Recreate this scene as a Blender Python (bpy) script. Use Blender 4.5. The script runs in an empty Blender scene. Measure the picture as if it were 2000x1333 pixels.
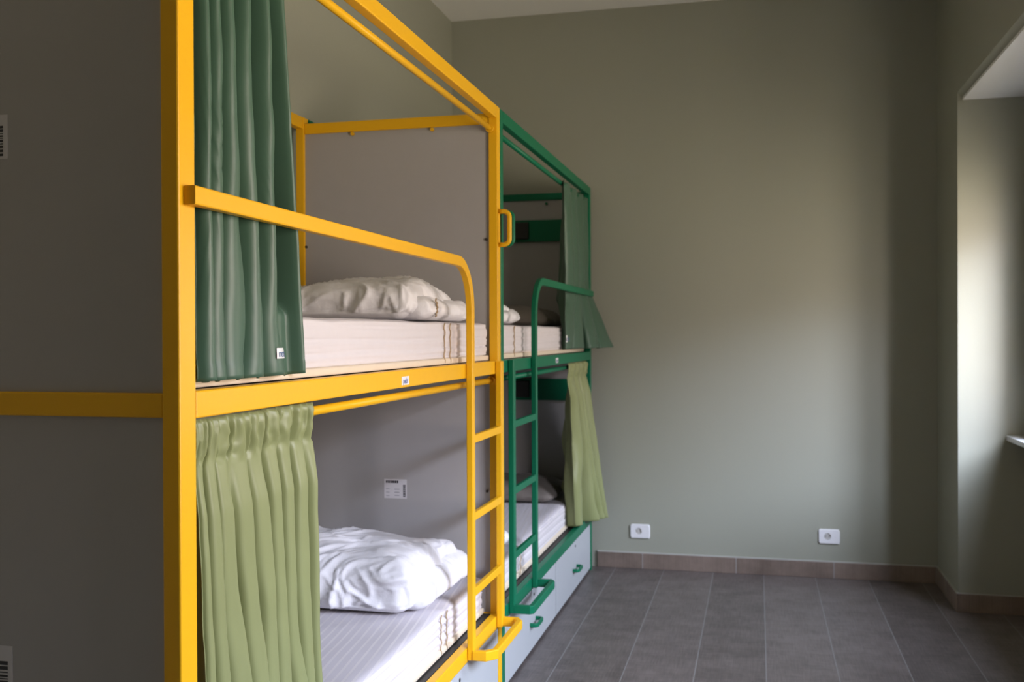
import bpy, bmesh, math, random
from mathutils import Vector, Matrix, noise
R = random.Random(7)
sc = bpy.context.scene
COL = sc.collection

# ------------------------------------------------------------------ camera
F_PX = 1966.9
cd = bpy.data.cameras.new('camera'); cam = bpy.data.objects.new('camera', cd); COL.objects.link(cam)
cd.sensor_fit = 'HORIZONTAL'; cd.sensor_width = 36.0; cd.lens = F_PX * 36.0 / 2000.0
cd.clip_start = 0.05; cd.clip_end = 100
cd.dof.use_dof = True; cd.dof.focus_distance = 2.2; cd.dof.aperture_fstop = 5.6
fw = Vector((-0.23679999, 0.97154486, -0.00513371)); rt = Vector((0.9715544, 0.23678051, -0.00412665)); up = Vector((0.00279366, 0.00596487, 0.99997831))
cam.matrix_world = Matrix.Translation((0.9188, -1.5118, 1.3305)) @ Matrix((rt, up, -fw)).transposed().to_4x4()
sc.camera = cam

# ------------------------------------------------------------------ view
sc.view_settings.view_transform = 'Standard'; sc.view_settings.look = 'None'
sc.view_settings.gamma = 1.0; sc.view_settings.use_curve_mapping = False
sc.view_settings.exposure = 1.63

# ------------------------------------------------------------------ world: pale sky, hazy horizon of lit facades, dim ground
W = bpy.data.worlds.new('world'); sc.world = W; W.use_nodes = True
nt = W.node_tree; nt.nodes.clear()
o = nt.nodes.new('ShaderNodeOutputWorld'); bg = nt.nodes.new('ShaderNodeBackground')
tc = nt.nodes.new('ShaderNodeTexCoord'); sx = nt.nodes.new('ShaderNodeSeparateXYZ'); rp = nt.nodes.new('ShaderNodeValToRGB')
mr = nt.nodes.new('ShaderNodeMapRange'); mr.inputs['From Min'].default_value = -1; mr.inputs['From Max'].default_value = 1
nt.links.new(tc.outputs['Generated'], sx.inputs[0]); nt.links.new(sx.outputs['Z'], mr.inputs['Value'])
nt.links.new(mr.outputs[0], rp.inputs[0]);  nt.links.new(bg.outputs[0], o.inputs[0])
els = rp.color_ramp.elements
els[0].position = 0.0; els[0].color = (0.04, 0.033, 0.022, 1)
els[1].position = 1.0; els[1].color = (0.80, 0.92, 1.22, 1)
for p, c in ((0.25, (0.46, 0.40, 0.30, 1)), (0.33, (0.74, 0.64, 0.49, 1)), (0.44, (0.66, 0.565, 0.45, 1)), (0.52, (0.60, 0.51, 0.46, 1)), (0.61, (0.68, 0.59, 0.57, 1)), (0.66, (1.0, 1.09, 1.36, 1))):
    e = els.new(p); e.color = c
# the sky is brighter on the side the window wall's far end looks back to
dt = nt.nodes.new('ShaderNodeVectorMath'); dt.operation = 'DOT_PRODUCT'; dt.inputs[1].default_value = (0.62, -0.785, 0.0)
m2 = nt.nodes.new('ShaderNodeMapRange'); m2.interpolation_type = 'SMOOTHSTEP'
for k, v in (('From Min', 0.55), ('From Max', 1.0), ('To Min', 0.70), ('To Max', 1.7)): m2.inputs[k].default_value = v
vs_ = nt.nodes.new('ShaderNodeVectorMath'); vs_.operation = 'SCALE'
nt.links.new(tc.outputs['Generated'], dt.inputs[0]); nt.links.new(dt.outputs['Value'], m2.inputs['Value'])
nt.links.new(rp.outputs[0], vs_.inputs[0]); ab = nt.nodes.new('ShaderNodeMapRange'); ab.inputs['From Min'].default_value = 0.20; ab.inputs['From Max'].default_value = 0.34
nt.links.new(sx.outputs['Z'], ab.inputs['Value'])
mxs = nt.nodes.new('ShaderNodeMix'); mxs.inputs[2].default_value = 0.70      # ground and facades: the same all round
nt.links.new(ab.outputs[0], mxs.inputs[0]); nt.links.new(m2.outputs[0], mxs.inputs[3])
nt.links.new(mxs.outputs[0], vs_.inputs['Scale']); nt.links.new(vs_.outputs[0], bg.inputs[0])
bg.inputs[1].default_value = 13.5

# window daylight portals (guide the sky light through the two windows)
WIN = [(2.68, 3.39, 0.87, 2.02), (-0.30, 0.80, 0.87, 2.15)]
for y0, y1, z0, z1 in WIN:
    ld = bpy.data.lights.new('window_portal', 'AREA'); ld.shape = 'RECTANGLE'; ld.size = y1 - y0; ld.size_y = z1 - z0
    ld.cycles.is_portal = True
    lo = bpy.data.objects.new('window_portal', ld); COL.objects.link(lo)
    lo.location = (2.255, (y0 + y1) / 2, (z0 + z1) / 2)
    lo.rotation_euler = (math.pi / 2, 0, math.pi / 2)      # -Z points to -X

# ------------------------------------------------------------------ material helpers
def mat(name, col, rough=0.6, **kw):
    m = bpy.data.materials.new(name); m.use_nodes = True
    b = m.node_tree.nodes['Principled BSDF']
    b.inputs['Base Color'].default_value = (*col, 1); b.inputs['Roughness'].default_value = rough
    for k, v in kw.items():
        b.inputs[k].default_value = v
    return m
def add_noise(m, scale=(1, 1, 1), nscale=8, detail=4, mix=0.1, bump=0.0, bdist=0.01, col2=None, bscale=None):
    """gentle procedural colour variation and bump"""
    t = m.node_tree; b = t.nodes['Principled BSDF']
    tcn = t.nodes.new('ShaderNodeTexCoord'); mp = t.nodes.new('ShaderNodeMapping'); mp.inputs['Scale'].default_value = scale
    nz = t.nodes.new('ShaderNodeTexNoise'); nz.inputs['Scale'].default_value = nscale; nz.inputs['Detail'].default_value = detail
    t.links.new(tcn.outputs['Object'], mp.inputs[0]); t.links.new(mp.outputs[0], nz.inputs['Vector'])
    if mix:
        base = b.inputs['Base Color'].default_value[:]
        c2 = col2 if col2 else tuple(x * (1 - mix) for x in base[:3])
        mx = t.nodes.new('ShaderNodeMix'); mx.data_type = 'RGBA'
        mx.inputs[6].default_value = base; mx.inputs[7].default_value = (*c2[:3], 1)
        t.links.new(nz.outputs['Fac'], mx.inputs[0]); t.links.new(mx.outputs[2], b.inputs['Base Color'])
    if bump:
        n2 = nz
        if bscale:
            n2 = t.nodes.new('ShaderNodeTexNoise'); n2.inputs['Scale'].default_value = bscale; n2.inputs['Detail'].default_value = 3
            t.links.new(mp.outputs[0], n2.inputs['Vector'])
        bp = t.nodes.new('ShaderNodeBump'); bp.inputs['Strength'].default_value = bump; bp.inputs['Distance'].default_value = bdist
        t.links.new(n2.outputs['Fac'], bp.inputs['Height']); t.links.new(bp.outputs[0], b.inputs['Normal'])
    return m

M_wall = add_noise(mat('sage_wall_paint', (0.350, 0.354, 0.288), 0.40), nscale=1.2, mix=0.05, bump=0.08, bdist=0.004, bscale=60)
M_ceil = add_noise(mat('ceiling_paint', (0.86, 0.85, 0.82), 0.8), nscale=3, mix=0.03)
M_white_plaster = add_noise(mat('white_plaster', (0.78, 0.78, 0.76), 0.7), nscale=3, mix=0.03)
M_yel = add_noise(mat('yellow_powder_coat', (0.85, 0.455, 0.010), 0.36, **{'Specular IOR Level': 0.28}), nscale=30, mix=0.03, bump=0.03, bdist=0.001, bscale=500)
M_grn = add_noise(mat('green_powder_coat', (0.005, 0.150, 0.072), 0.40, **{'Specular IOR Level': 0.2}), nscale=30, mix=0.05, bump=0.03, bdist=0.001, bscale=500)
M_panel = add_noise(mat('grey_laminate_panel', (0.395, 0.380, 0.378), 0.5), nscale=20, mix=0.05)
M_drawer = add_noise(mat('light_grey_laminate', (0.44, 0.46, 0.47), 0.45), nscale=20, mix=0.03)
M_black = add_noise(mat('black_board', (0.012, 0.012, 0.012), 0.5), nscale=20, mix=0.1)
M_dark = add_noise(mat('dark_metal', (0.03, 0.025, 0.02), 0.4), nscale=20, mix=0.1)
M_plast = add_noise(mat('white_plastic', (0.82, 0.81, 0.82), 0.3), nscale=20, mix=0.02)
M_sock = add_noise(mat('socket_well_plastic', (0.55, 0.53, 0.50), 0.4), nscale=20, mix=0.05)
M_paper = add_noise(mat('label_paper', (0.62, 0.60, 0.62), 0.6), nscale=40, mix=0.05)
M_ink = add_noise(mat('label_ink', (0.03, 0.028, 0.035), 0.6), nscale=40, mix=0.05)
M_inkg = add_noise(mat('label_grey_ink', (0.30, 0.30, 0.34), 0.6), nscale=40, mix=0.05)
M_sill = add_noise(mat('window_sill_stone', (0.62, 0.63, 0.64), 0.35), nscale=30, mix=0.1)
M_frame = add_noise(mat('window_frame_paint', (0.70, 0.69, 0.66), 0.4), nscale=20, mix=0.03)

def cloth_mat(name, col, rough=0.5, sheen=0.25, nscale=14, bump=0.35, bdist=0.004, weave=True, mix=0.06):
    m = mat(name, col, rough); b = m.node_tree.nodes['Principled BSDF']
    b.inputs['Sheen Weight'].default_value = sheen; b.inputs['Sheen Roughness'].default_value = 0.4
    return add_noise(m, nscale=nscale, mix=mix, bump=bump, bdist=bdist)
M_cdark = cloth_mat('dark_green_satin', (0.058, 0.122, 0.080), 0.46, 0.08, nscale=9, bump=0.25, bdist=0.004)
M_clight = cloth_mat('olive_green_satin', (0.255, 0.283, 0.120), 0.44, 0.05, nscale=9, bump=0.25, bdist=0.004)
M_duvet = cloth_mat('white_cotton', (0.82, 0.81, 0.84), 0.8, 0.1, nscale=26, bump=0.5, bdist=0.008, mix=0.02)
M_pill = cloth_mat('grey_brown_blanket', (0.20, 0.175, 0.155), 0.85, 0.1, nscale=22, bump=0.4, bdist=0.006)
M_cream = cloth_mat('cream_ticking', (0.72, 0.62, 0.48), 0.75, 0.1, nscale=30, bump=0.2)
M_cord = cloth_mat('tan_cord', (0.42, 0.30, 0.17), 0.8, 0.1)
M_sheet = cloth_mat('white_sheet', (0.70, 0.66, 0.67), 0.75, 0.1, nscale=25, bump=0.2)
def satin_stripes(m):
    """woven satin stripes running along the mattress"""
    t = m.node_tree; b = t.nodes['Principled BSDF']
    tcn = t.nodes.new('ShaderNodeTexCoord'); mp = t.nodes.new('ShaderNodeMapping'); mp.inputs['Rotation'].default_value = (0, 0, math.radians(-7))
    sp = t.nodes.new('ShaderNodeSeparateXYZ'); mu = t.nodes.new('ShaderNodeMath'); mu.operation = 'MULTIPLY'; mu.inputs[1].default_value = 1 / 0.026
    fr = t.nodes.new('ShaderNodeMath'); fr.operation = 'FRACT'; gt = t.nodes.new('ShaderNodeMath'); gt.operation = 'GREATER_THAN'; gt.inputs[1].default_value = 0.72
    t.links.new(tcn.outputs['Object'], mp.inputs[0]); t.links.new(mp.outputs[0], sp.inputs[0]); t.links.new(sp.outputs['X'], mu.inputs[0])
    t.links.new(mu.outputs[0], fr.inputs[0]); t.links.new(fr.outputs[0], gt.inputs[0])
    ge = t.nodes.new('ShaderNodeNewGeometry'); sz = t.nodes.new('ShaderNodeSeparateXYZ'); t.links.new(ge.outputs['True Normal'], sz.inputs[0])
    up_ = t.nodes.new('ShaderNodeMath'); up_.operation = 'GREATER_THAN'; up_.inputs[1].default_value = 0.8; t.links.new(sz.outputs['Z'], up_.inputs[0])
    st = t.nodes.new('ShaderNodeMath'); st.operation = 'MULTIPLY'; t.links.new(gt.outputs[0], st.inputs[0]); t.links.new(up_.outputs[0], st.inputs[1])
    old = b.inputs['Base Color'].links[0].from_socket
    mx = t.nodes.new('ShaderNodeMix'); mx.data_type = 'RGBA'; mx.blend_type = 'MULTIPLY'; mx.inputs[7].default_value = (0.86, 0.86, 0.90, 1)
    inv = t.nodes.new('ShaderNodeMath'); inv.operation = 'SUBTRACT'; inv.inputs[0].default_value = 1
    t.links.new(gt.outputs[0], inv.inputs[1])
    iu = t.nodes.new('ShaderNodeMath'); iu.operation = 'MULTIPLY'; t.links.new(inv.outputs[0], iu.inputs[0]); t.links.new(up_.outputs[0], iu.inputs[1]); inv = iu; t.links.new(inv.outputs[0], mx.inputs[0]); t.links.new(old, mx.inputs[6]); t.links.new(mx.outputs[2], b.inputs['Base Color'])
    mr2 = t.nodes.new('ShaderNodeMapRange'); mr2.inputs['To Min'].default_value = 0.8; mr2.inputs['To Max'].default_value = 0.35
    t.links.new(st.outputs[0], mr2.inputs[0]); t.links.new(mr2.outputs[0], b.inputs['Roughness'])
satin_stripes(M_sheet)

def floor_mat(name, base, dark, tile_w, off, axis='X', tile_l=None, grout=(0.36, 0.35, 0.34)):
    m = mat(name, base, 0.42); t = m.node_tree; b = t.nodes['Principled BSDF']
    N = t.nodes.new; Lk = t.links.new
    tcn = N('ShaderNodeTexCoord'); sp = N('ShaderNodeSeparateXYZ'); Lk(tcn.outputs['Object'], sp.inputs[0])
    def mth(op, a, v):
        n = N('ShaderNodeMath'); n.operation = op
        if hasattr(a, 'is_linked'): Lk(a, n.inputs[0])
        else: n.inputs[0].default_value = a
        if hasattr(v, 'is_linked'): Lk(v, n.inputs[1])
        else: n.inputs[1].default_value = v
        return n.outputs[0]
    def joint(sock, w, offset, width):
        u = mth('DIVIDE', mth('SUBTRACT', sock, offset), w)
        fr = mth('FRACT', u, 0); d = mth('ABSOLUTE', mth('SUBTRACT', fr, 0.5), 0)
        return mth('GREATER_THAN', d, 0.5 - width / w / 2), mth('FLOOR', u, 0)
    j, idx = joint(sp.outputs[axis], tile_w, off, 0.0042)
    if tile_l:
        sh = mth('MULTIPLY', mth('FRACT', mth('MULTIPLY', idx, 0.37), 0), tile_l)
        j2, idy = joint(mth('ADD', sp.outputs['Y'], sh), tile_l, 0.0, 0.0035)
        j = mth('MAXIMUM', j, j2); idx = mth('ADD', idx, mth('MULTIPLY', idy, 7.3))
    wn = N('ShaderNodeTexWhiteNoise'); wn.noise_dimensions = '1D'; Lk(idx, wn.inputs['W'])
    nz = N('ShaderNodeTexNoise'); nz.inputs['Scale'].default_value = 7; nz.inputs['Detail'].default_value = 8; nz.inputs['Roughness'].default_value = 0.7
    Lk(tcn.outputs['Object'], nz.inputs['Vector'])
    # woven linen streaks both ways
    outs = []
    for s in ((160, 9, 1), (9, 160, 1)):
        mp = N('ShaderNodeMapping'); mp.inputs['Scale'].default_value = s; Lk(tcn.outputs['Object'], mp.inputs[0])
        n2 = N('ShaderNodeTexNoise'); n2.inputs['Scale'].default_value = 1; n2.inputs['Detail'].default_value = 2; Lk(mp.outputs[0], n2.inputs['Vector'])
        outs.append(n2.outputs['Fac'])
    lin = mth('MULTIPLY', mth('ADD', outs[0], outs[1]), 0.5)
    f = mth('ADD', mth('MULTIPLY', nz.outputs['Fac'], 0.8), mth('ADD', mth('MULTIPLY', lin, 0.9), mth('MULTIPLY', wn.outputs['Value'], 0.16)))
    mrn = N('ShaderNodeMapRange'); mrn.inputs['From Min'].default_value = 0.72; mrn.inputs['From Max'].default_value = 1.14; Lk(f, mrn.inputs[0])
    mx = N('ShaderNodeMix'); mx.data_type = 'RGBA'; mx.inputs[6].default_value = (*dark, 1); mx.inputs[7].default_value = (*base, 1); Lk(mrn.outputs[0], mx.inputs[0])
    mg = N('ShaderNodeMix'); mg.data_type = 'RGBA'; mg.inputs[7].default_value = (*grout, 1); Lk(j, mg.inputs[0]); Lk(mx.outputs[2], mg.inputs[6])
    Lk(mg.outputs[2], b.inputs['Base Color'])
    bp = N('ShaderNodeBump'); bp.inputs['Strength'].default_value = 0.25; bp.inputs['Distance'].default_value = 0.001
    h = mth('SUBTRACT', lin, mth('MULTIPLY', j, 0.6)); Lk(h, bp.inputs['Height']); Lk(bp.outputs[0], b.inputs['Normal'])
    return m
M_floor = floor_mat('woven_look_floor_tile', (0.188, 0.158, 0.148), (0.086, 0.071, 0.066), 0.274, 0.538 - 0.137, 'X', None, (0.24, 0.232, 0.228))
M_base_b = floor_mat('skirting_tile', (0.275, 0.210, 0.172), (0.155, 0.115, 0.092), 0.52, 0.28, 'X')
M_base_s = floor_mat('skirting_tile_side', (0.275, 0.210, 0.172), (0.155, 0.115, 0.092), 0.52, 0.30, 'Y')

# ------------------------------------------------------------------ mesh helpers
def tag(o, label=None, cat=None, group=None, kind=None):
    if label: o['label'] = label
    if cat: o['category'] = cat
    if group: o['group'] = group
    if kind: o['kind'] = kind
    return o
def thing(name, loc, label, cat, group=None):
    e = bpy.data.objects.new(name, None); COL.objects.link(e); e.location = loc; e.empty_display_size = 0.1
    return tag(e, label, cat, group)
def obj(name, bm, mats, parent=None, smooth=False, label=None, kind=None, auto=True):
    me = bpy.data.meshes.new(name); bm.normal_update(); bm.to_mesh(me); bm.free()
    if not isinstance(mats, (list, tuple)): mats = [mats]
    for m in mats: me.materials.append(m)
    if smooth:
        for p in me.polygons: p.use_smooth = True
    o = bpy.data.objects.new(name, me); COL.objects.link(o)
    if parent:
        o.parent = parent
        # geometry is written in world metres: take the parent's world place off
        off = Vector((0, 0, 0)); q = parent
        while q: off += q.location; q = q.parent
        o.location = -off
    if label: o['label'] = label
    if kind: o['kind'] = kind
    return o
def box(bm, x0, x1, y0, y1, z0, z1, bev=0.0, mi=0):
    vs = [bm.verts.new((x, y, z)) for x in (x0, x1) for y in (y0, y1) for z in (z0, z1)]
    q = [(0, 1, 3, 2), (4, 6, 7, 5), (0, 4, 5, 1), (2, 3, 7, 6), (0, 2, 6, 4), (1, 5, 7, 3)]
    fs = [bm.faces.new([vs[i] for i in f]) for f in q]
    for f in fs: f.material_index = mi
    if bev:
        es = list({e for f in fs for e in f.edges})
        r = bmesh.ops.bevel(bm, geom=es, offset=bev, segments=2, profile=0.5, affect='EDGES', clamp_overlap=True)
        for f in r['faces']: f.material_index = mi
    return bm
def bx(*a, **k): return box(bmesh.new(), *a, **k)
def fbm(x, y, z, o=3):
    return noise.fractal(Vector((x, y, z)), 1.0, 2.0, o, noise_basis='PERLIN_ORIGINAL')
def round_path(pts, rad, seg=10):
    """polyline with filleted corners; rad per inner corner"""
    P = [Vector(p) for p in pts]; out = [P[0]]
    for i in range(1, len(P) - 1):
        r = rad[i - 1] if isinstance(rad, (list, tuple)) else rad
        a = (P[i - 1] - P[i]).normalized(); b = (P[i + 1] - P[i]).normalized()
        th = a.angle(b); d = r / math.tan(th / 2) if th > 1e-4 else 0
        if r <= 0: out.append(P[i]); continue
        c = P[i] + (a + b).normalized() * (r / math.sin(th / 2))
        s = P[i] + a * d; e = P[i] + b * d
        v0 = s - c; v1 = e - c; ang = v0.angle(v1); ax = v0.cross(v1).normalized()
        for k in range(seg + 1):
            out.append(c + Matrix.Rotation(ang * k / seg, 3, ax) @ v0)
    out.append(P[-1]); return out
def sweep_rect(bm, path, normal, w_n, w_s, bev=0.003):
    """sweep a rounded rectangle along path lying in a plane with this normal"""
    n = Vector(normal).normalized(); rings = []
    a, b = w_n / 2, w_s / 2
    prof = []
    for sx_, sy_ in ((1, 1), (-1, 1), (-1, -1), (1, -1)):
        c = [(a - bev) * sx_, (b - bev) * sy_]
        st = {(1, 1): 0, (-1, 1): 90, (-1, -1): 180, (1, -1): 270}[(sx_, sy_)]
        for k in range(3):
            t = math.radians(st + 45 * k); prof.append((c[0] + bev * math.cos(t), c[1] + bev * math.sin(t)))
    for i, p in enumerate(path):
        t0 = (path[i] - path[i - 1]).normalized() if i else (path[1] - path[0]).normalized()
        t1 = (path[i + 1] - path[i]).normalized() if i < len(path) - 1 else t0
        t = (t0 + t1).normalized(); s = n.cross(t).normalized(); k = 1 / max(0.3, t.dot(t0))
        rings.append([bm.verts.new(p + n * u + s * v * k) for u, v in prof])
    m = len(prof)
    for i in range(len(rings) - 1):
        for j in range(m):
            bm.faces.new((rings[i][j], rings[i][(j + 1) % m], rings[i + 1][(j + 1) % m], rings[i + 1][j]))
    bm.faces.new(rings[0][::-1]); bm.faces.new(rings[-1])
    bmesh.ops.recalc_face_normals(bm, faces=bm.faces); return bm
def tube(bm, path, r, seg=12):
    path = [Vector(p) for p in path]; rings = []; prev = None
    for i, p in enumerate(path):
        t = (path[min(i + 1, len(path) - 1)] - path[max(i - 1, 0)]).normalized()
        if prev is None: prev = t.orthogonal().normalized()
        s = (prev - t * prev.dot(t)).normalized(); prev = s; q = t.cross(s)
        rings.append([bm.verts.new(p + (s * math.cos(2 * math.pi * k / seg) + q * math.sin(2 * math.pi * k / seg)) * r) for k in range(seg)])
    for i in range(len(rings) - 1):
        for j in range(seg):
            f = bm.faces.new((rings[i][j], rings[i][(j + 1) % seg], rings[i + 1][(j + 1) % seg], rings[i + 1][j])); f.smooth = True
    bm.faces.new(rings[0][::-1]); bm.faces.new(rings[-1]); return bm
def text_mesh(bm, s, size, origin, ux, uz, mi, weight=0.0):
    """letters laid flat on a surface spanned by ux, uz"""
    cu = bpy.data.curves.new('lettering', 'FONT'); cu.body = s; cu.size = size; cu.align_x = 'CENTER'; cu.align_y = 'CENTER'; cu.resolution_u = 3; cu.offset = weight
    ob = bpy.data.objects.new('lettering', cu); COL.objects.link(ob)
    dg = bpy.context.evaluated_depsgraph_get(); me = bpy.data.meshes.new_from_object(ob.evaluated_get(dg))
    ux = Vector(ux); uz = Vector(uz); og = Vector(origin)
    vs = [bm.verts.new(og + ux * v.co.x + uz * v.co.y) for v in me.vertices]
    for p in me.polygons:
        try: f = bm.faces.new([vs[i] for i in p.vertices]); f.material_index = mi
        except ValueError: pass
    bpy.data.objects.remove(ob); bpy.data.curves.remove(cu); bpy.data.meshes.remove(me)

# ------------------------------------------------------------------ room shell
XL, XR, YB, ZC, YF = -0.843, 1.85, 4.236, 3.202, -2.6
NX = 2.15      # window wall plane inside the niches
NZ = 2.473     # niche head
NICHES = [(2.20, 3.673), (-0.60, 1.10)]
obj('floor', bx(XL - 0.1, 2.45, YF, YB + 0.1, -0.1, 0), M_floor, kind='structure')
obj('ceiling', bx(XL - 0.1, 2.45, YF, YB + 0.1, ZC, ZC + 0.1), M_ceil, kind='structure')
obj('wall_left', bx(XL - 0.1, XL, YF, YB + 0.1, 0, ZC), M_wall, kind='structure')
obj('wall_back', bx(XL, 2.45, YB, YB + 0.1, 0, ZC), M_wall, kind='structure')
obj('wall_front', bx(XL, 2.45, YF - 0.1, YF, 0, ZC), M_wall, kind='structure')
b = bmesh.new()
ycur = YB
for (n0, n1), (w0, w1, z0, z1) in zip(NICHES, WIN):
    box(b, XR, 2.26, n1, ycur, 0, ZC)                       # pier beyond the niche
    ch = 0.032                                              # header with chamfered lower edge
    pr = [(XR, ZC), (XR, NZ), (XR + ch * 0.8, NZ - ch), (2.26, NZ - ch), (2.26, ZC)]
    pr = [(XR, ZC), (XR, NZ + 0.012), (XR + 0.03, NZ - 0.012), (2.26, NZ - 0.012), (2.26, ZC)]
    va = [b.verts.new((x, n0, z)) for x, z in pr]; vb = [b.verts.new((x, n1, z)) for x, z in pr]
    b.faces.new(va); b.faces.new(vb[::-1])
    for i in range(len(pr)):
        b.faces.new((va[i], vb[i], vb[(i + 1) % 5], va[(i + 1) % 5]))
    box(b, NX, 2.26, n0, w0, 0, NZ); box(b, NX, 2.26, w1, n1, 0, NZ)
    box(b, NX, 2.26, w0, w1, 0, z0); box(b, NX, 2.26, w0, w1, z1, NZ)
    ycur = n0
box(b, XR, 2.26, YF, ycur, 0, ZC)
bmesh.ops.recalc_face_normals(b, faces=b.faces)
obj('wall_right', b, M_wall, kind='structure')
for i, (n0, n1) in enumerate(NICHES):
    obj('trim_%d' % (i + 1), bx(XR + 0.022, NX, n0, n1, NZ - 0.024, NZ - 0.012), M_white_plaster, kind='structure')
# windows: frame, glass, sill
def glass_mat():
    m = bpy.data.materials.new('window_glass'); m.use_nodes = True; t = m.node_tree; t.nodes.clear()
    o_ = t.nodes.new('ShaderNodeOutputMaterial'); mx = t.nodes.new('ShaderNodeMixShader'); tr = t.nodes.new('ShaderNodeBsdfTransparent')
    gl = t.nodes.new('ShaderNodeBsdfGlossy'); gl.inputs['Roughness'].default_value = 0.02; mx.inputs[0].default_value = 0.06
    t.links.new(tr.outputs[0], mx.inputs[1]); t.links.new(gl.outputs[0], mx.inputs[2]); t.links.new(mx.outputs[0], o_.inputs[0]); return m
M_glass = glass_mat()
for i, ((w0, w1, z0, z1), (n0, n1)) in enumerate(zip(WIN, NICHES)):
    e = bpy.data.objects.new('window_%d' % (i + 1), None); COL.objects.link(e); e.location = (2.22, (w0 + w1) / 2, z0); tag(e, kind='structure')
    f = bmesh.new(); t = 0.05; xm = 2.19, 2.24; ym = (w0 + w1) / 2
    for a in ((w0, w0 + t, z0, z1), (w1 - t, w1, z0, z1), (w0 + t, w1 - t, z0, z0 + t), (w0 + t, w1 - t, z1 - t, z1), (ym - 0.035, ym + 0.035, z0 + t, z1 - t)):
        box(f, xm[0], xm[1], a[0], a[1], a[2], a[3], 0.004)
    obj('window_frame', f, M_frame, e)
    obj('window_pane', bx(2.212, 2.216, w0 + t, ym - 0.035, z0 + t, z1 - t), M_glass, e)
    obj('window_pane', bx(2.212, 2.216, ym + 0.035, w1 - t, z0 + t, z1 - t), M_glass, e)
    obj('window_sill', bx(2.061, 2.19, n0 + 0.001, n1 - 0.001, 0.824, 0.849, 0.004), M_sill, e)
# skirting
SB = 0.0875
obj('baseboard_back', bx(0.02, XR, YB - 0.011, YB, 0, SB, 0.002), M_base_b, kind='structure')
b = bmesh.new(); y = YB - 0.011
for n0, n1 in NICHES:
    box(b, XR - 0.011, XR, n1 - 0.011, y, 0, SB, 0.002)
    y = n0 + 0.011
box(b, XR - 0.011, XR, YF, y, 0, SB, 0.002)
for n0, n1 in NICHES:
    box(b, NX - 0.011, NX, n0 + 0.011, n1 - 0.011, 0, SB, 0.002)
obj('baseboard_right', b, M_base_s, kind='structure')
b = bmesh.new()
for n0, n1 in NICHES:
    box(b, XR, NX, n1 - 0.011, n1, 0, SB, 0.002); box(b, XR, NX, n0, n0 + 0.011, 0, SB, 0.002)
obj('baseboard_niche', b, M_base_b, kind='structure')
# thin white caulk line along the skirting
b = bx(0.02, XR, YB - 0.009, YB, SB, SB + 0.006); box(b, XR - 0.009, XR, NICHES[0][1] - 0.009, YB, SB, SB + 0.004); box(b, XR, NX, NICHES[0][1] - 0.009, NICHES[0][1], SB, SB + 0.004)
obj('trim_3', b, add_noise(mat('skirting_caulk', (0.46, 0.46, 0.42), 0.6), nscale=20, mix=0.1), kind='structure')

# ------------------------------------------------------------------ bunk beds
XW = -0.796      # wall-side outer face of the frame
PX = 0.033       # post depth (x)
def sticker(parent, x0, x1, z0, z1, y, name='paper_sticker', style='side', lab=None):
    """paper sticker with barcode on a panel face looking towards -y"""
    b = bx(x0, x1, y - 0.0008, y, z0, z1)
    yy = y - 0.0012; w = x1 - x0; h = z1 - z0
    def q(a0, a1, c0, c1, mi):
        vs = [b.verts.new((x0 + w * u, yy, z0 + h * v)) for u, v in ((a0, c0), (a1, c0), (a1, c1), (a0, c1))]
        f = b.faces.new(vs); f.material_index = mi
    if style == 'side':
        rr = random.Random(3)
        for k in range(6): q(0.08 + 0.095 * k, 0.08 + 0.095 * k + 0.075, 0.80, 0.93, 1)      # heading word block
        v = 0.08
        while v < 0.70:
            s = rr.choice((0.02, 0.03, 0.045)); q(0.84, 0.95, v, v + s, 1); v += s + rr.choice((0.015, 0.025))
        for k in range(3):
            q(0.08, 0.24, 0.12 + 0.18 * k, 0.15 + 0.18 * k, 2); q(0.46, 0.68, 0.14 + 0.16 * k, 0.18 + 0.16 * k, 2)
    else:
        rr = random.Random(5); v = 0.06
        while v < 0.72:
            s = rr.choice((0.02, 0.035, 0.06)); q(0.66, 0.91, v, v + s, 1); v += s + rr.choice((0.02, 0.03))
        for k in range(4): q(0.06, 0.50, 0.15 + 0.15 * k, 0.19 + 0.15 * k, 2)
    return obj(name, b, [M_paper, M_ink, M_inkg], parent, label=lab)

def bolt(parent, x, y, z, r=0.006, d=0.006, m=None, ax=(0, -1, 0)):
    b = bmesh.new(); a = Vector(ax); p = Vector((x, y, z)); tube(b, [p, p + a * d * 0.7, p + a * d], r, 10)
    return obj('bolt', b, m or M_dark, parent)

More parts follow.
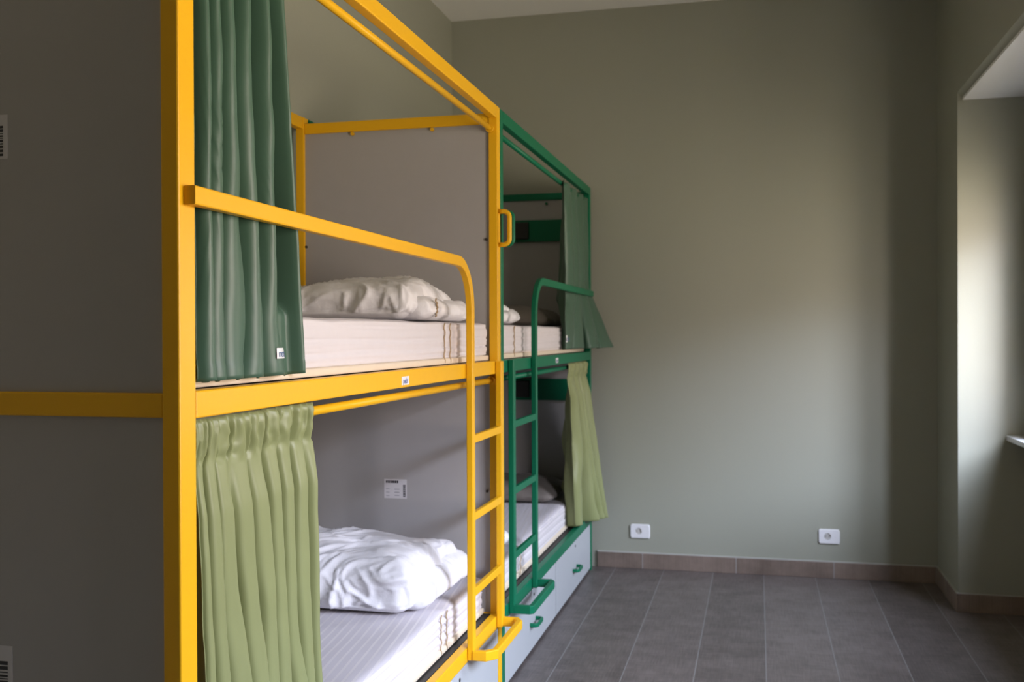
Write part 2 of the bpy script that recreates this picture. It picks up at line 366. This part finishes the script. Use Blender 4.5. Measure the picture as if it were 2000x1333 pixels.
def bunk(name_label, y0, y1, M, near, stick_lad, cat='bunk bed'):
    """frame between y0 and y1; near=True for the first (yellow) one; ladder y-range and guard direction in stick_lad"""
    zt, zm0, zm1, zl0, zl1 = 2.170, 1.193, 1.240, 0.268, 0.316
    bed = thing('bunk_bed', (-0.4, (y0 + y1) / 2, 0), name_label, cat, 'metal framed bunk beds along the left wall')
    pw0 = 0.050 if near else 0.040; pw1 = 0.042
    ends = ((y0, y0 + pw0), (y1 - pw1, y1))
    for (a, c) in ends:
        obj('post', bx(-PX, 0, a, c, 0, zt, 0.003), M, bed)
        obj('post', bx(XW, XW + PX, a, c, 0, zt, 0.003), M, bed)
    ya, yb = ends[0][1], ends[1][0]
    # long rails, room side and wall side
    obj('top_rail', bx(-0.030, 0, ya, yb, zt - 0.045, zt, 0.003), M, bed)
    obj('top_rail', bx(XW, XW + 0.030, ya, yb, zt - 0.045, zt, 0.003), M, bed)
    obj('side_rail', bx(-0.030, 0, ya, yb, zm0, zm1, 0.003), M, bed)
    obj('side_rail', bx(XW, XW + 0.030, ya, yb, zm0, zm1, 0.003), M, bed)
    obj('side_rail', bx(-0.030, 0, ya, yb, zl0, zl1, 0.003), M, bed)
    obj('side_rail', bx(XW, XW + 0.030, ya, yb, zl0, zl1, 0.003), M, bed)
    # end rails + panels
    for k, (a, c) in enumerate(ends):
        ye0, ye1 = (a + 0.004, a + 0.034)
        for z0, z1 in ((zt - 0.065, zt - 0.025), (zm0 + 0.004, zm1 - 0.002), (zl0, zl1)):
            obj('end_rail', bx(XW + PX, -PX, ye0, ye1, z0, z1, 0.003), M, bed)
        yp = (a + 0.012, a + 0.028)
        pu = obj('end_panel', bx(XW + PX, -PX, yp[0], yp[1], zm1 - 0.002, zt - 0.065), M_panel, bed)
        pl = obj('end_panel', bx(XW + PX, -PX, yp[0], yp[1], zl1, zm0 + 0.004), M_panel, bed)
        if near and k == 0:
            sticker(pu, -0.43, -0.337, 1.640, 1.716, yp[0], style='bar', lab='white paper barcode sticker')
            sticker(pl, -0.43, -0.334, 0.690, 0.797, yp[0], style='bar', lab='white paper barcode sticker')
        if k == 1:
            if near:
                sticker(pl, -0.447, -0.358, 0.722, 0.794, yp[0], lab='white paper barcode sticker')
                for x in (-0.566, -0.250): bolt(pu, x, yp[0], 2.097, 0.007, 0.010, M_yel)
                for x, z in ((-0.758, 1.674), (-0.045, 1.684), (-0.045, 1.25)): bolt(pu, x, yp[0], z, 0.005)
                for x, z in ((-0.045, 0.761), (-0.758, 0.761)): bolt(pl, x, yp[0], z, 0.005)
            else:
                bolt(pu, -0.25, yp[0], 2.085, 0.008, 0.010, M)
                # shelf board with reading light / socket block at the head of each berth
                for z0, z1, par in ((1.868, 1.992, pu), (0.962, 1.085, pl)):
                    brd = obj('headboard_shelf', bx(-0.46, -PX, yp[0] - 0.020, yp[0], z0, z1, 0.003), M, bed)
                    obj('power_box', bx(-0.43, -0.35, yp[0] - 0.034, yp[0] - 0.020, z0 + 0.015, z1 - 0.012, 0.004), M_black, brd, label='black plastic power box')
    # slat bases
    for z in (zm1, zl1):
        sb = bmesh.new()
        box(sb, XW + 0.030, -0.034, ya, yb, z - 0.030, z - 0.012, 0.002); box(sb, -0.085, -0.032, ya, yb, z - 0.012, z - 0.002, 0.001)
        n = 18
        for i in range(n):
            yy = ya + 0.03 + (yb - ya - 0.1) * i / (n - 1)
            box(sb, XW + 0.034, -0.036, yy, yy + 0.045, z - 0.012, z - 0.004)
        obj('slat_base', sb, M_black, bed)
    # curtain rods on little brackets
    for zr, xr_ in ((2.087, -0.026), (1.168, -0.026)):
        rod = obj('curtain_rod', tube(bmesh.new(), [(xr_, ya + 0.006, zr), (xr_, yb - 0.034, zr)], 0.0105, 14), M, bed)
        for yy in (ya + 0.0, yb - 0.012):
            br = tube(bmesh.new(), [(xr_, yy, zr), (xr_, yy + 0.012, zr)], 0.015, 14)
            obj('rod_bracket', br, M, rod)
        tube_b = tube(bmesh.new(), [(xr_, yb - 0.034, zr), (xr_, yb - 0.012, zr)], 0.0085, 12)
        obj('rod_collar', tube_b, M, rod)
    # ladder: one upright bends over into the guard rail
    (u0, u1), (v0, v1), gend = stick_lad      # u = guard upright, v = plain upright
    xc = 0.0115; wx = 0.021
    ladder = bpy.data.objects.new('ladder', None); COL.objects.link(ladder); ladder.parent = bed; ladder.location = Vector((0, 0, 0)) - bed.location + Vector((0.0, u0, 0.3))
    uc = (u0 + u1) / 2
    z_g = 1.565; sgn = -1 if gend < uc else 1
    path = round_path([(xc, uc, 0.277), (xc, uc, z_g), (xc, gend, z_g)], 0.15, 14)
    # taper from 40 mm upright to 28 mm bar by sweeping with two widths
    g = bmesh.new(); sweep_rect(g, path, (1, 0, 0), wx, 0.032, 0.003)
    obj('guard_rail', g, M, ladder)
    obj('upright', bx(0.001, 0.022, v0, v1, 0.277, zm1, 0.003), M, ladder)
    lo_, hi_ = (min(u1, v1), max(u0, v0))
    for z in (0.993, 0.739, 0.491):
        obj('rung', bx(0.004, 0.021, lo_ - 0.002, hi_ + 0.002, z - 0.0135, z + 0.0135, 0.003), M, ladder)
    ymin, ymax = min(u0, v0), max(u1, v1)
    s = bmesh.new(); zs = 0.2935; q = 0.010
    xs = 0.086
    pth = [Vector(p) for p in ((0.020, ymin + q, zs), (0.060, ymin + q, zs), (xs, ymin + q + 0.030, zs), (xs, ymax - q - 0.030, zs), (0.068, ymax - q, zs), (0.020, ymax - q, zs))]
    if not near: pth = [Vector(p) for p in ((0.020, ymin + q, zs), (0.078, ymin + q, zs), (xs, ymin + q + 0.008, zs), (xs, ymax - q - 0.02, zs), (0.074, ymax - q, zs), (0.020, ymax - q, zs))]
    sweep_rect(s, pth, (0, 0, 1), 0.033, 0.021, 0.004)
    obj('step', s, M, ladder)
    # grab handle on the post at the ladder end
    hy = (yb + 0.020) if near else (ya - 0.016)
    h = bmesh.new(); hp = round_path([(0.0, hy, 1.664), (0.040, hy, 1.664), (0.040, hy, 1.786), (0.0, hy, 1.786)], 0.022, 8)
    if near: tube(h, hp, 0.0085, 12)
    else:
        hp = round_path([(0.0, hy, 1.668), (0.040, hy, 1.668), (0.040, hy, 1.790), (0.0, hy, 1.790)], 0.022, 8); tube(h, hp, 0.0085, 12)
    obj('grab_handle', h, M, bed)
    # drawers under the lower berth
    half = (y0 + y1) / 2
    obj('drawer_gap_shade', bx(-0.60, -0.0055, half - 0.0043, half + 0.0043, 0.014, 0.262), M_black, bed)  # black filler standing in for the shade in the gap between drawers
    for a, c in ((ya + 0.002, half - 0.0045), (half + 0.0045, yb - 0.002)):
        d = obj('drawer', bx(-0.60, -0.004, a, c, 0.014, 0.262, 0.002), M_drawer, bed)
        cy = (a + c) / 2
        hh = bmesh.new()
        hp = round_path([(-0.004, cy - 0.055, 0.125), (0.026, cy - 0.055, 0.125), (0.026, cy + 0.055, 0.125), (-0.004, cy + 0.055, 0.125)], 0.016, 6)
        sweep_rect(hh, hp, (0, 0, 1), 0.017, 0.011, 0.003)
        obj('drawer_handle', hh, M, d)
        obj('drawer_lock', tube(bmesh.new(), [(-0.004, cy + 0.02, 0.236), (-0.002, cy + 0.02, 0.236)], 0.0065, 12), M_dark, d)
    # small maker's plate on the upper side rail
    yc, zz = (1.045, 1.2115) if near else (3.150, 1.214)
    p = bx(0.0, 0.0012, yc - 0.028, yc + 0.028, zz - 0.0115, zz + 0.0115)
    text_mesh(p, 'pedr', 0.020, (0.0015, yc, zz - 0.001), (0, 1, 0), (0, 0, 1), 1, 0.0006)
    obj('maker_plate', p, [M_plast, mat('plate_lettering', (0.10, 0.13, 0.30), 0.5)], bed, label='small white plate')
    return bed
bunk('yellow metal bunk bed nearest the camera, with ladder and guard rail', -0.040, 2.083, M_yel, True, ((1.620, 1.658), (2.000, 2.038), -0.026))
bunk('green metal bunk bed behind the yellow one, against the far wall', 2.090, 4.163, M_grn, False, ((2.586, 2.624), (2.188, 2.226), 4.115))

# ------------------------------------------------------------------ mattresses and bedding
def rounded_grid(bm, x0, x1, y0, y1, z0, z1, nx, ny, nz, r):
    """closed box surface on a grid with rounded edges; returns verts with (unit normal-ish)"""
    vs = {}
    def key(i, j, k): return (i, j, k)
    def v(i, j, k):
        if (i, j, k) in vs: return vs[(i, j, k)]
        p = Vector((x0 + (x1 - x0) * i / nx, y0 + (y1 - y0) * j / ny, z0 + (z1 - z0) * k / nz))
        c = Vector((min(max(p.x, x0 + r), x1 - r), min(max(p.y, y0 + r), y1 - r), min(max(p.z, z0 + r), z1 - r)))
        d = p - c
        if d.length > 1e-9: p = c + d.normalized() * min(r, max(abs(d.x), abs(d.y), abs(d.z)))
        vs[(i, j, k)] = bm.verts.new(p); return vs[(i, j, k)]
    F = []
    for i in range(nx):
        for j in range(ny):
            F += [(v(i, j, 0), v(i, j + 1, 0), v(i + 1, j + 1, 0), v(i + 1, j, 0)), (v(i, j, nz), v(i + 1, j, nz), v(i + 1, j + 1, nz), v(i, j + 1, nz))]
    for i in range(nx):
        for k in range(nz):
            F += [(v(i, 0, k), v(i + 1, 0, k), v(i + 1, 0, k + 1), v(i, 0, k + 1)), (v(i, ny, k), v(i, ny, k + 1), v(i + 1, ny, k + 1), v(i + 1, ny, k))]
    for j in range(ny):
        for k in range(nz):
            F += [(v(0, j, k), v(0, j, k + 1), v(0, j + 1, k + 1), v(0, j + 1, k)), (v(nx, j, k), v(nx, j + 1, k), v(nx, j + 1, k + 1), v(nx, j, k + 1))]
    for f in F: bm.faces.new(f)
    bm.normal_update(); return list(vs.values())

def mattress(y0, y1, zb, seed, label, seams, x1=-0.056):
    x0 = XW + 0.036
    t = thing('mattress', ((x0 + x1) / 2, (y0 + y1) / 2, zb), label, 'mattress', 'mattresses on the bunk berths')
    base = bmesh.new(); vs = rounded_grid(base, x0 + 0.006, x1 + 0.002, y0, y1, zb, zb + 0.020, 10, 60, 4, 0.004)
    obj('mattress_base', base, M_cream, t, smooth=True, label='cream lower layer')
    bm = bmesh.new(); z0, z1 = zb + 0.016, zb + 0.134
    vs = rounded_grid(bm, x0, x1, y0 + 0.004, y1 - 0.004, z0, z1, 26, 150, 22, 0.018)
    for v in vs:
        p = v.co; n = v.normal
        side = max(0.0, abs(n.x)); endf = abs(n.y)
        # gathered horizontal tucks down the sides, wandering slightly along the length
        h = (p.z - z0) / (z1 - z0)
        q = h * 4.3 + 0.55 * fbm(p.y * 0.9 + seed, seed * 3.1, h * 1.5, 2) + 0.10 * math.sin(p.y * 2.3 + seed)
        tuck = -0.0075 * (1 - abs((q % 1.0) * 2 - 1)) ** 5 - 0.0030 * ((q * 0.37 + 0.2) % 1.0)
        for s in seams:      # puckers round the upright seams
            g = math.exp(-((p.y - s) / 0.03) ** 2); tuck += g * 0.0025 * math.sin(p.z * 210 + s * 9)
        v.co += n * (tuck * max(side, endf)) + Vector((0, 0, 1)) * (n.z > 0.5) * (0.004 * fbm(p.x * 5, p.y * 2.2, seed, 3) + 0.003 * fbm(p.x * 16, p.y * 3 + p.x * 5, seed + 5, 2))
    obj('mattress_cover', bm, M_sheet, t, smooth=True)
    for s in seams:
        pts = [(x1 + 0.0015 + 0.0012 * math.sin(k * 1.9), s + 0.004 * math.sin(k * 1.3 + seed), zb + 0.006 + 0.124 * k / 14) for k in range(15)]
        obj('seam_cord', tube(bmesh.new(), pts, 0.0022, 6), M_cord, t)
    return t
mattress(0.016, 2.035, 1.241, 1.0, 'white mattress on the upper berth of the yellow bunk', (1.50, 1.56), -0.034)
mattress(0.016, 2.035, 0.317, 2.0, 'white mattress in striped sheet on the lower berth of the yellow bunk', (1.52, 1.58))
mattress(2.136, 3.560 + 0.55, 1.241, 3.0, 'white mattress on the upper berth of the green bunk', (2.43,), -0.034)
mattress(2.136, 3.560 + 0.55, 0.317, 4.0, 'white mattress on the lower berth of the green bunk', (2.62,))

def wrinkle(p, seed, dirx, amp, fr):
    """soft cloth creases: sharp ridges stretched along a wandering direction"""
    d = dirx + 0.7 * fbm(p.x * 2.1 + seed, p.y * 2.1, 0.5, 1)
    a = p.x * math.cos(d) + p.y * math.sin(d); c = -p.x * math.sin(d) + p.y * math.cos(d)
    w = fbm(p.x * 5 + seed, p.y * 5, p.z * 5, 2) * 0.06
    n1 = 1 - abs(noise.noise(Vector((a * fr * 0.30 + seed, (c + w) * fr, p.z * fr * 0.6 + seed)))) * 3.2
    n2 = 1 - abs(noise.noise(Vector((a * fr * 0.6 + seed * 2, (c + w * 1.5) * fr * 2.0, p.z * fr * 1.2)))) * 3.2
    n3 = 1 - abs(noise.noise(Vector((a * fr * 1.6 + seed * 3, (c + w) * fr * 3.7, p.z * fr * 2.6)))) * 3.0
    return amp * (max(n1, 0) ** 2.2 * 0.8 + 0.38 * max(n2, 0) ** 2 + 0.06 * max(n3, 0) ** 2)

def puffy(bm, x0, x1, y0, y1, z0, z1, n, seed, crown=0.25, amp=0.012, fr=9.0, dirx=0.6, pinch=0.35, lump=0.012, noflat=False):
    """stuffed, creased block of bedding: domed top, flat bottom, soft rounded corners"""
    nx = max(8, int((x1 - x0) * n)); ny = max(8, int((y1 - y0) * n)); nz = max(8, int((z1 - z0) * n * 1.3))
    H = z1 - z0; cx, cy = (x0 + x1) / 2, (y0 + y1) / 2; hx, hy = (x1 - x0) / 2, (y1 - y0) / 2
    tmp = bmesh.new(); vs = rounded_grid(tmp, x0, x1, y0, y1, z0, z1, nx, ny, nz, min(H * 0.42, 0.05))
    for v in vs:
        p = v.co.copy(); n = v.normal.copy()
        u, w = (p.x - cx) / hx, (p.y - cy) / hy; h = (p.z - z0) / H
        edge = max(abs(u), abs(w))
        d = wrinkle(p, seed, dirx, amp, fr) - amp * 0.55
        d += lump * fbm(p.x * 4.5 + seed, p.y * 4.5, p.z * 5, 2)
        if abs(n.z) < 0.75:
            q = 1 - abs(noise.noise(Vector(((p.x + p.y) * 13 + seed + 3 * fbm(p.x * 3, p.y * 3, seed, 1), p.z * 6 + seed, 0.5)))) * 3.4
            d += amp * 0.75 * max(q, 0) ** 2 * (1 - abs(n.z))
        top = 1 - crown * (edge ** 3)
        np_ = Vector((p.x, p.y, z0 + h * H * top))
        if n.z > -0.5: np_ += n * d
        else: np_ += Vector((0, 0, 0.0))
        # sides bulge in the middle
        bulge = 1 - pinch * 0.10 * (2 * h - 1) ** 2
        np_.x = cx + (np_.x - cx) * bulge; np_.y = cy + (np_.y - cy) * bulge
        np_.z = max(np_.z, z0)
        v.co = np_
    me = bpy.data.meshes.new('tmp'); tmp.to_mesh(me); tmp.free(); bm.from_mesh(me); bpy.data.meshes.remove(me)

def duvet(zt, y0, label, seed, x1=-0.085, depth=0.56, h=0.165, m=None, tall=0.0, piping=False):
    x0 = XW + 0.045
    t = thing('folded_duvet', ((x0 + x1) / 2, y0 + depth / 2, zt), label, 'duvet', 'folded white duvets on the mattresses')
    b = bmesh.new()
    puffy(b, x0, x1, y0 + 0.05, y0 + depth + 0.015, zt + 0.002, zt + 0.002 + h * 0.62, 90, seed + 3, crown=0.15, amp=0.008, fr=11, dirx=1.2, lump=0.008)
    obj('lower_fold', b, m or M_duvet, t, smooth=True)
    b = bmesh.new()
    puffy(b, x0 + 0.01, x1 - 0.045, y0, y0 + depth - 0.01, zt + 0.003, zt + 0.003 + h, 150, seed, crown=0.20 - tall, amp=0.0125, fr=10.0, dirx=1.0, lump=0.026)
    obj('upper_fold', b, m or M_duvet, t, smooth=True)
    if piping:
        pts = []
        for k in range(17):
            a = k / 16; pts.append((x1 + 0.002 + 0.006 * math.sin(a * math.pi), y0 + 0.13 + 0.006 * math.sin(k * 1.7), zt + 0.012 + (h * 0.55 - 0.015) * a))
        obj('piping', tube(bmesh.new(), pts, 0.0028, 6), M_cord, t, label='tan piping')
    return t
ZU, ZL = 1.241 + 0.140, 0.317 + 0.140
duvet(ZL, 1.425, 'folded white duvet on the lower berth of the yellow bunk', 11.0, h=0.185)
duvet(ZU, 1.435, 'folded white duvet on the upper berth of the yellow bunk', 23.0, h=0.132, tall=0.10, piping=True)
duvet(ZU, 2.160, 'folded white duvet on the upper berth of the green bunk, beside the yellow post', 37.0, h=0.110, depth=0.58)
duvet(ZL, 2.160, 'folded white duvet on the lower berth of the green bunk', 41.0, h=0.130, depth=0.40)
for z, lab, s in ((ZU, 'grey brown pillow at the far head of the green upper berth', 5.0), (ZL, 'grey brown pillow at the far head of the green lower berth', 8.0)):
    b = bmesh.new(); x0, x1, y0, y1 = -0.70, -0.125, 3.60, 4.08
    puffy(b, x0, x1, y0, y1, z + 0.001, z + 0.115, 70, s, crown=0.55, amp=0.008, fr=9, lump=0.012)
    bmesh.ops.translate(b, verts=b.verts, vec=(0, 0, 0))
    o_ = obj('pillow', b, M_pill, smooth=True)
    tag(o_, lab, 'pillow', 'pillows on the green bunk')

# ------------------------------------------------------------------ curtains
def curtain(name, label, group, M, yt, yb_, xt, zt, zb, folds, seed, amp=(0.010, 0.022), heading=False, tag_at=None, xshift=None, zbot=None, hem=0.03, over=0.35, xmin=None, xmax=None, width_curve=None, casing=0.0, zm=0.0, xdeep=-0.11, crest=lambda t: 0.018, squash=None):
    """pleated cloth. yt/yb_: (left,right) y-range at top and bottom; x of the hanging plane xt -> xshift(s,t)"""
    rr = random.Random(int(seed * 100))
    nu, nv = folds * 22, 110
    # uneven fold widths
    ws = [rr.uniform(0.45, 1.9) for _ in range(folds)]; tot = sum(ws); cum = [0]
    for w in ws: cum.append(cum[-1] + w / tot)
    fam = [rr.uniform(0.5, 1.5) for _ in range(folds + 1)]
    def phase(s):
        for i in range(folds):
            if s <= cum[i + 1] + 1e-9: return i + (s - cum[i]) / (cum[i + 1] - cum[i]), i
        return folds, folds - 1
    bm = bmesh.new(); G = []
    for j in range(nv + 1):
        t = j / nv; row = []
        for i in range(nu + 1):
            s = i / nu; ph, k = phase(s)
            drift = 2.2 * fbm(s * 1.6 + seed, t * 1.0 + seed, 0.3, 2) * min(1, t * 1.4) + 0.25 * fbm(s * 5 + seed, t * 3, 1.7, 2) * min(1, t * 2)
            drift *= min(1, s * 6, (1 - s) * 6)
            a = 2 * math.pi * (ph + drift * 0.55)
            am = (amp[0] + (amp[1] - amp[0]) * min(1, t * 1.5)) * (fam[k] + (fam[min(k + 1, folds)] - fam[k]) * (ph - k))
            am *= 1 + 0.7 * fbm(s * 3 + seed, t * 1.6, 4.1, 2)
            if squash: am *= squash(zt + (zb - zt) * t)
            pr = (1 - math.cos(a)) / 2
            x = -2.6 * am * (0.55 * pr ** 2.4 + 0.45 * pr) + am * 0.15 * math.sin(2 * a + seed) + crest(t)
            yl = yt[0] + (yb_[0] - yt[0]) * t; yr = yt[1] + (yb_[1] - yt[1]) * (t if width_curve is None else width_curve(t))
            pitch = (yr - yl) / folds
            yy = yl + (yr - yl) * s + over * pitch * math.sin(a) * min(1, 0.25 + t * 1.2) * min(1, s * folds, (1 - s) * folds) / (2 * math.pi) * 2
            zz = zt + ((zbot(s) if zbot else zb) - zt) * t
            if heading:      # gathered casing over the rod: tight ruffles above a stitched line
                tz = zt - zz
                if tz < 0.085:
                    g = 1 - tz / 0.085
                    x = x * (0.45) + 0.0075 * g ** 0.4 * math.sin(ph * 2 * math.pi * 2.3 + 2 * fbm(s * 8, tz * 30, seed, 2)) + 0.004 * fbm(s * 30, tz * 60, seed, 2)
                elif tz < 0.17:
                    x *= 0.45 + 0.55 * ((tz - 0.085) / 0.085)
                if tz < 0.085:
                    if 0.070 < tz < 0.085: x -= 0.002
                    if tz < 0.012: x *= (tz / 0.012) * 0.7 + 0.3
            x += 0.003 * fbm(s * 9 + seed, t * 7, 2.2, 2)
            x += xt + (xshift(s, t) if xshift else 0)
            if t > 1 - hem: x += 0.0012
            zz += 0.0025 * math.cos(a) * t * t
            x += casing * math.exp(-((zt - zz) / 0.07) ** 2)
            if xmin is not None and zz > zm: lim = xmin + (xdeep - xmin) * min(1, (zz - zm) / 0.12)
            elif xmin is not None: lim = xmin
            if xmin is not None: x = lim + math.log1p(math.exp((x - lim) / 0.004)) * 0.004 if (x - lim) < 0.05 else x
            if xmax is not None: x = xmax - math.log1p(math.exp((xmax - x) / 0.003)) * 0.003 if (xmax - x) < 0.05 else x
            row.append(bm.verts.new((x, yy, zz)))
        G.append(row)
    for j in range(nv):
        for i in range(nu):
            bm.faces.new((G[j][i], G[j + 1][i], G[j + 1][i + 1], G[j][i + 1]))
    pts3 = [v.co.copy() for row in G for v in row]
    # thickness
    bm.normal_update()
    B = [[bm.verts.new(v.co - v.normal * 0.0014) for v in row] for row in G]
    for j in range(nv):
        for i in range(nu):
            bm.faces.new((B[j][i], B[j][i + 1], B[j + 1][i + 1], B[j + 1][i]))
    for i in range(nu):
        bm.faces.new((G[0][i], G[0][i + 1], B[0][i + 1], B[0][i])); bm.faces.new((G[nv][i + 1], G[nv][i], B[nv][i], B[nv][i + 1]))
    for j in range(nv):
        bm.faces.new((G[j + 1][0], G[j][0], B[j][0], B[j + 1][0])); bm.faces.new((G[j][nu], G[j + 1][nu], B[j + 1][nu], B[j][nu]))
    e = thing(name, (xt, (yt[0] + yt[1]) / 2, zb), label, 'curtain', group)
    c = obj('cloth', bm, M, e, smooth=True)
    if tag_at:
        ty, tz, tx, w, h = tag_at
        near_ = [p for p in pts3 if abs(p.y - ty) < w / 2 + 0.012 and abs(p.z - tz) < h / 2 + 0.012]
        def surf(y, z):      # the outermost cloth under this spot
            c = [p.x for p in near_ if abs(p.y - y) < 0.007 and abs(p.z - z) < 0.008]
            return max(c) if c else tx
        b = bmesh.new(); nn = 12
        g = [[b.verts.new((0, ty - w / 2 + w * i / nn, tz - h / 2 + h * j / 4)) for i in range(nn + 1)] for j in range(5)]
        for j in range(4):
            for i in range(nn): b.faces.new((g[j][i], g[j][i + 1], g[j + 1][i + 1], g[j + 1][i]))
        nb = len(b.verts)
        text_mesh(b, 'nedc', h * 0.95, (0.0006, ty + w * 0.05, tz - h * 0.05), (0, 1, 0), (0, 0, 1), 1, 0.0004)
        for v in b.verts:
            xs_ = [surf(v.co.y + d, v.co.z) for d in (-0.006, -0.003, 0, 0.003, 0.006)]
            v.co.x += sum(xs_) / 5 + 0.0018
        obj('cloth_tag', b, [M_plast, mat('tag_lettering', (0.10, 0.16, 0.30), 0.6)], e, label='small white sewn tag')
    return e
GC = 'curtains hanging from the bunk rods'
curtain('privacy_curtain', 'dark green satin curtain on the upper berth of the yellow bunk', GC, M_cdark, (0.014, 0.350), (0.014, 0.434), -0.026, 2.100, 1.252, 6, 2.3,
        amp=(0.020, 0.052), tag_at=(0.325, 1.298, 0.0085, 0.046, 0.021), xmin=-0.031, zm=1.38, over=0.95, xdeep=-0.16, crest=lambda t: 0.016 + 0.012 * max(0, t - 0.55),
        squash=lambda z: 0.45 + 0.55 * min(1, max(0, (z - 1.36) / 0.16)))
curtain('privacy_curtain', 'olive green satin curtain on the lower berth of the yellow bunk', GC, M_clight, (0.013, 0.492), (0.075, 0.538), -0.026, 1.190, 0.330, 9, 4.7,
        amp=(0.006, 0.046), heading=True, xmin=-0.052, xmax=-0.001, zm=0.47, over=0.95, casing=0.012, xdeep=-0.16, crest=lambda t: 0.024,
        squash=lambda z: 0.5 + 0.5 * min(1, max(0, (z - 0.46) / 0.16)))
curtain('privacy_curtain', 'dark green satin curtain on the upper berth of the green bunk', GC, M_cdark, (3.375, 4.085), (3.400, 4.13), -0.026, 2.100, 1.262, 4, 7.1,
        amp=(0.012, 0.034), xshift=lambda s, t: 0.120 * max(0, (t - 0.60) / 0.40) * max(0, (s - 0.35) / 0.65) ** 1.2 + 0.018 * max(0, (t - 0.6) / 0.4) * s, tag_at=(3.450, 1.315, 0.0, 0.03, 0.035), over=0.8,
        crest=lambda t: 0.020, squash=lambda z: 0.45 + 0.55 * min(1, max(0, (z - 1.36) / 0.16)))
curtain('privacy_curtain', 'olive green satin curtain on the lower berth of the green bunk', GC, M_clight, (3.470, 4.02), (3.640, 4.11), -0.026, 1.190, 0.330, 4, 9.2,
        amp=(0.008, 0.034), heading=True, xshift=lambda s, t: 0.10 * t ** 1.1 * s, zbot=lambda s: 0.335 - 0.03 * s, over=0.8, casing=0.012, crest=lambda t: 0.024)

# ------------------------------------------------------------------ wall sockets
def wall_socket(x0, x1, z0, z1, label):
    t = thing('wall_socket', ((x0 + x1) / 2, YB, z0), label, 'socket', 'white sockets on the back wall')
    w, h = x1 - x0, z1 - z0; cx, cz = x0 + 0.42 * w, (z0 + z1) / 2 + 0.001
    b = bmesh.new(); y = YB - 0.009; r = 0.0185; n = 32
    # plate: bevelled rim with a round opening
    ring = [b.verts.new((cx + r * math.cos(2 * math.pi * k / n), y, cz + r * math.sin(2 * math.pi * k / n))) for k in range(n)]
    def sq(k, m, yy):
        a = 2 * math.pi * k / n; c, s = math.cos(a), math.sin(a)
        tx = ((x1 - m - cx) if c > 0 else (cx - x0 - m)) / max(abs(c), 1e-6); tz = ((z1 - m - cz) if s > 0 else (cz - z0 - m)) / max(abs(s), 1e-6)
        q = min(tx, tz); return b.verts.new((cx + c * q, yy, cz + s * q))
    o1 = [sq(k, 0.003, y) for k in range(n)]; o2 = [sq(k, 0.0, YB - 0.006) for k in range(n)]; o3 = [sq(k, 0.0, YB - 0.0005) for k in range(n)]
    well = [b.verts.new((cx + r * math.cos(2 * math.pi * k / n), YB - 0.002, cz + r * math.sin(2 * math.pi * k / n))) for k in range(n)]
    for A, B_ in ((well, ring), (ring, o1), (o1, o2), (o2, o3)):
        for k in range(n): b.faces.new((A[k], A[(k + 1) % n], B_[(k + 1) % n], B_[k]))
    bmesh.ops.recalc_face_normals(b, faces=b.faces)
    obj('faceplate', b, M_plast, t)
    b = bmesh.new(); tube(b, [(cx, YB - 0.0045, cz), (cx, YB - 0.0005, cz)], r - 0.0005, 32)
    for dx in (-0.0095, 0.0095): tube(b, [(cx + dx, YB - 0.0052, cz), (cx + dx, YB - 0.0044, cz)], 0.0028, 12)
    for f in b.faces:
        if abs(f.calc_center_median().y - (YB - 0.0052)) < 1e-4: f.material_index = 1
    obj('socket_well', b, [M_sock, M_dark], t)
wall_socket(0.210, 0.322, 0.173, 0.253, 'white wall socket low on the back wall, next to the green bunk')
wall_socket(1.240, 1.352, 0.187, 0.267, 'white wall socket low on the back wall, towards the right corner')
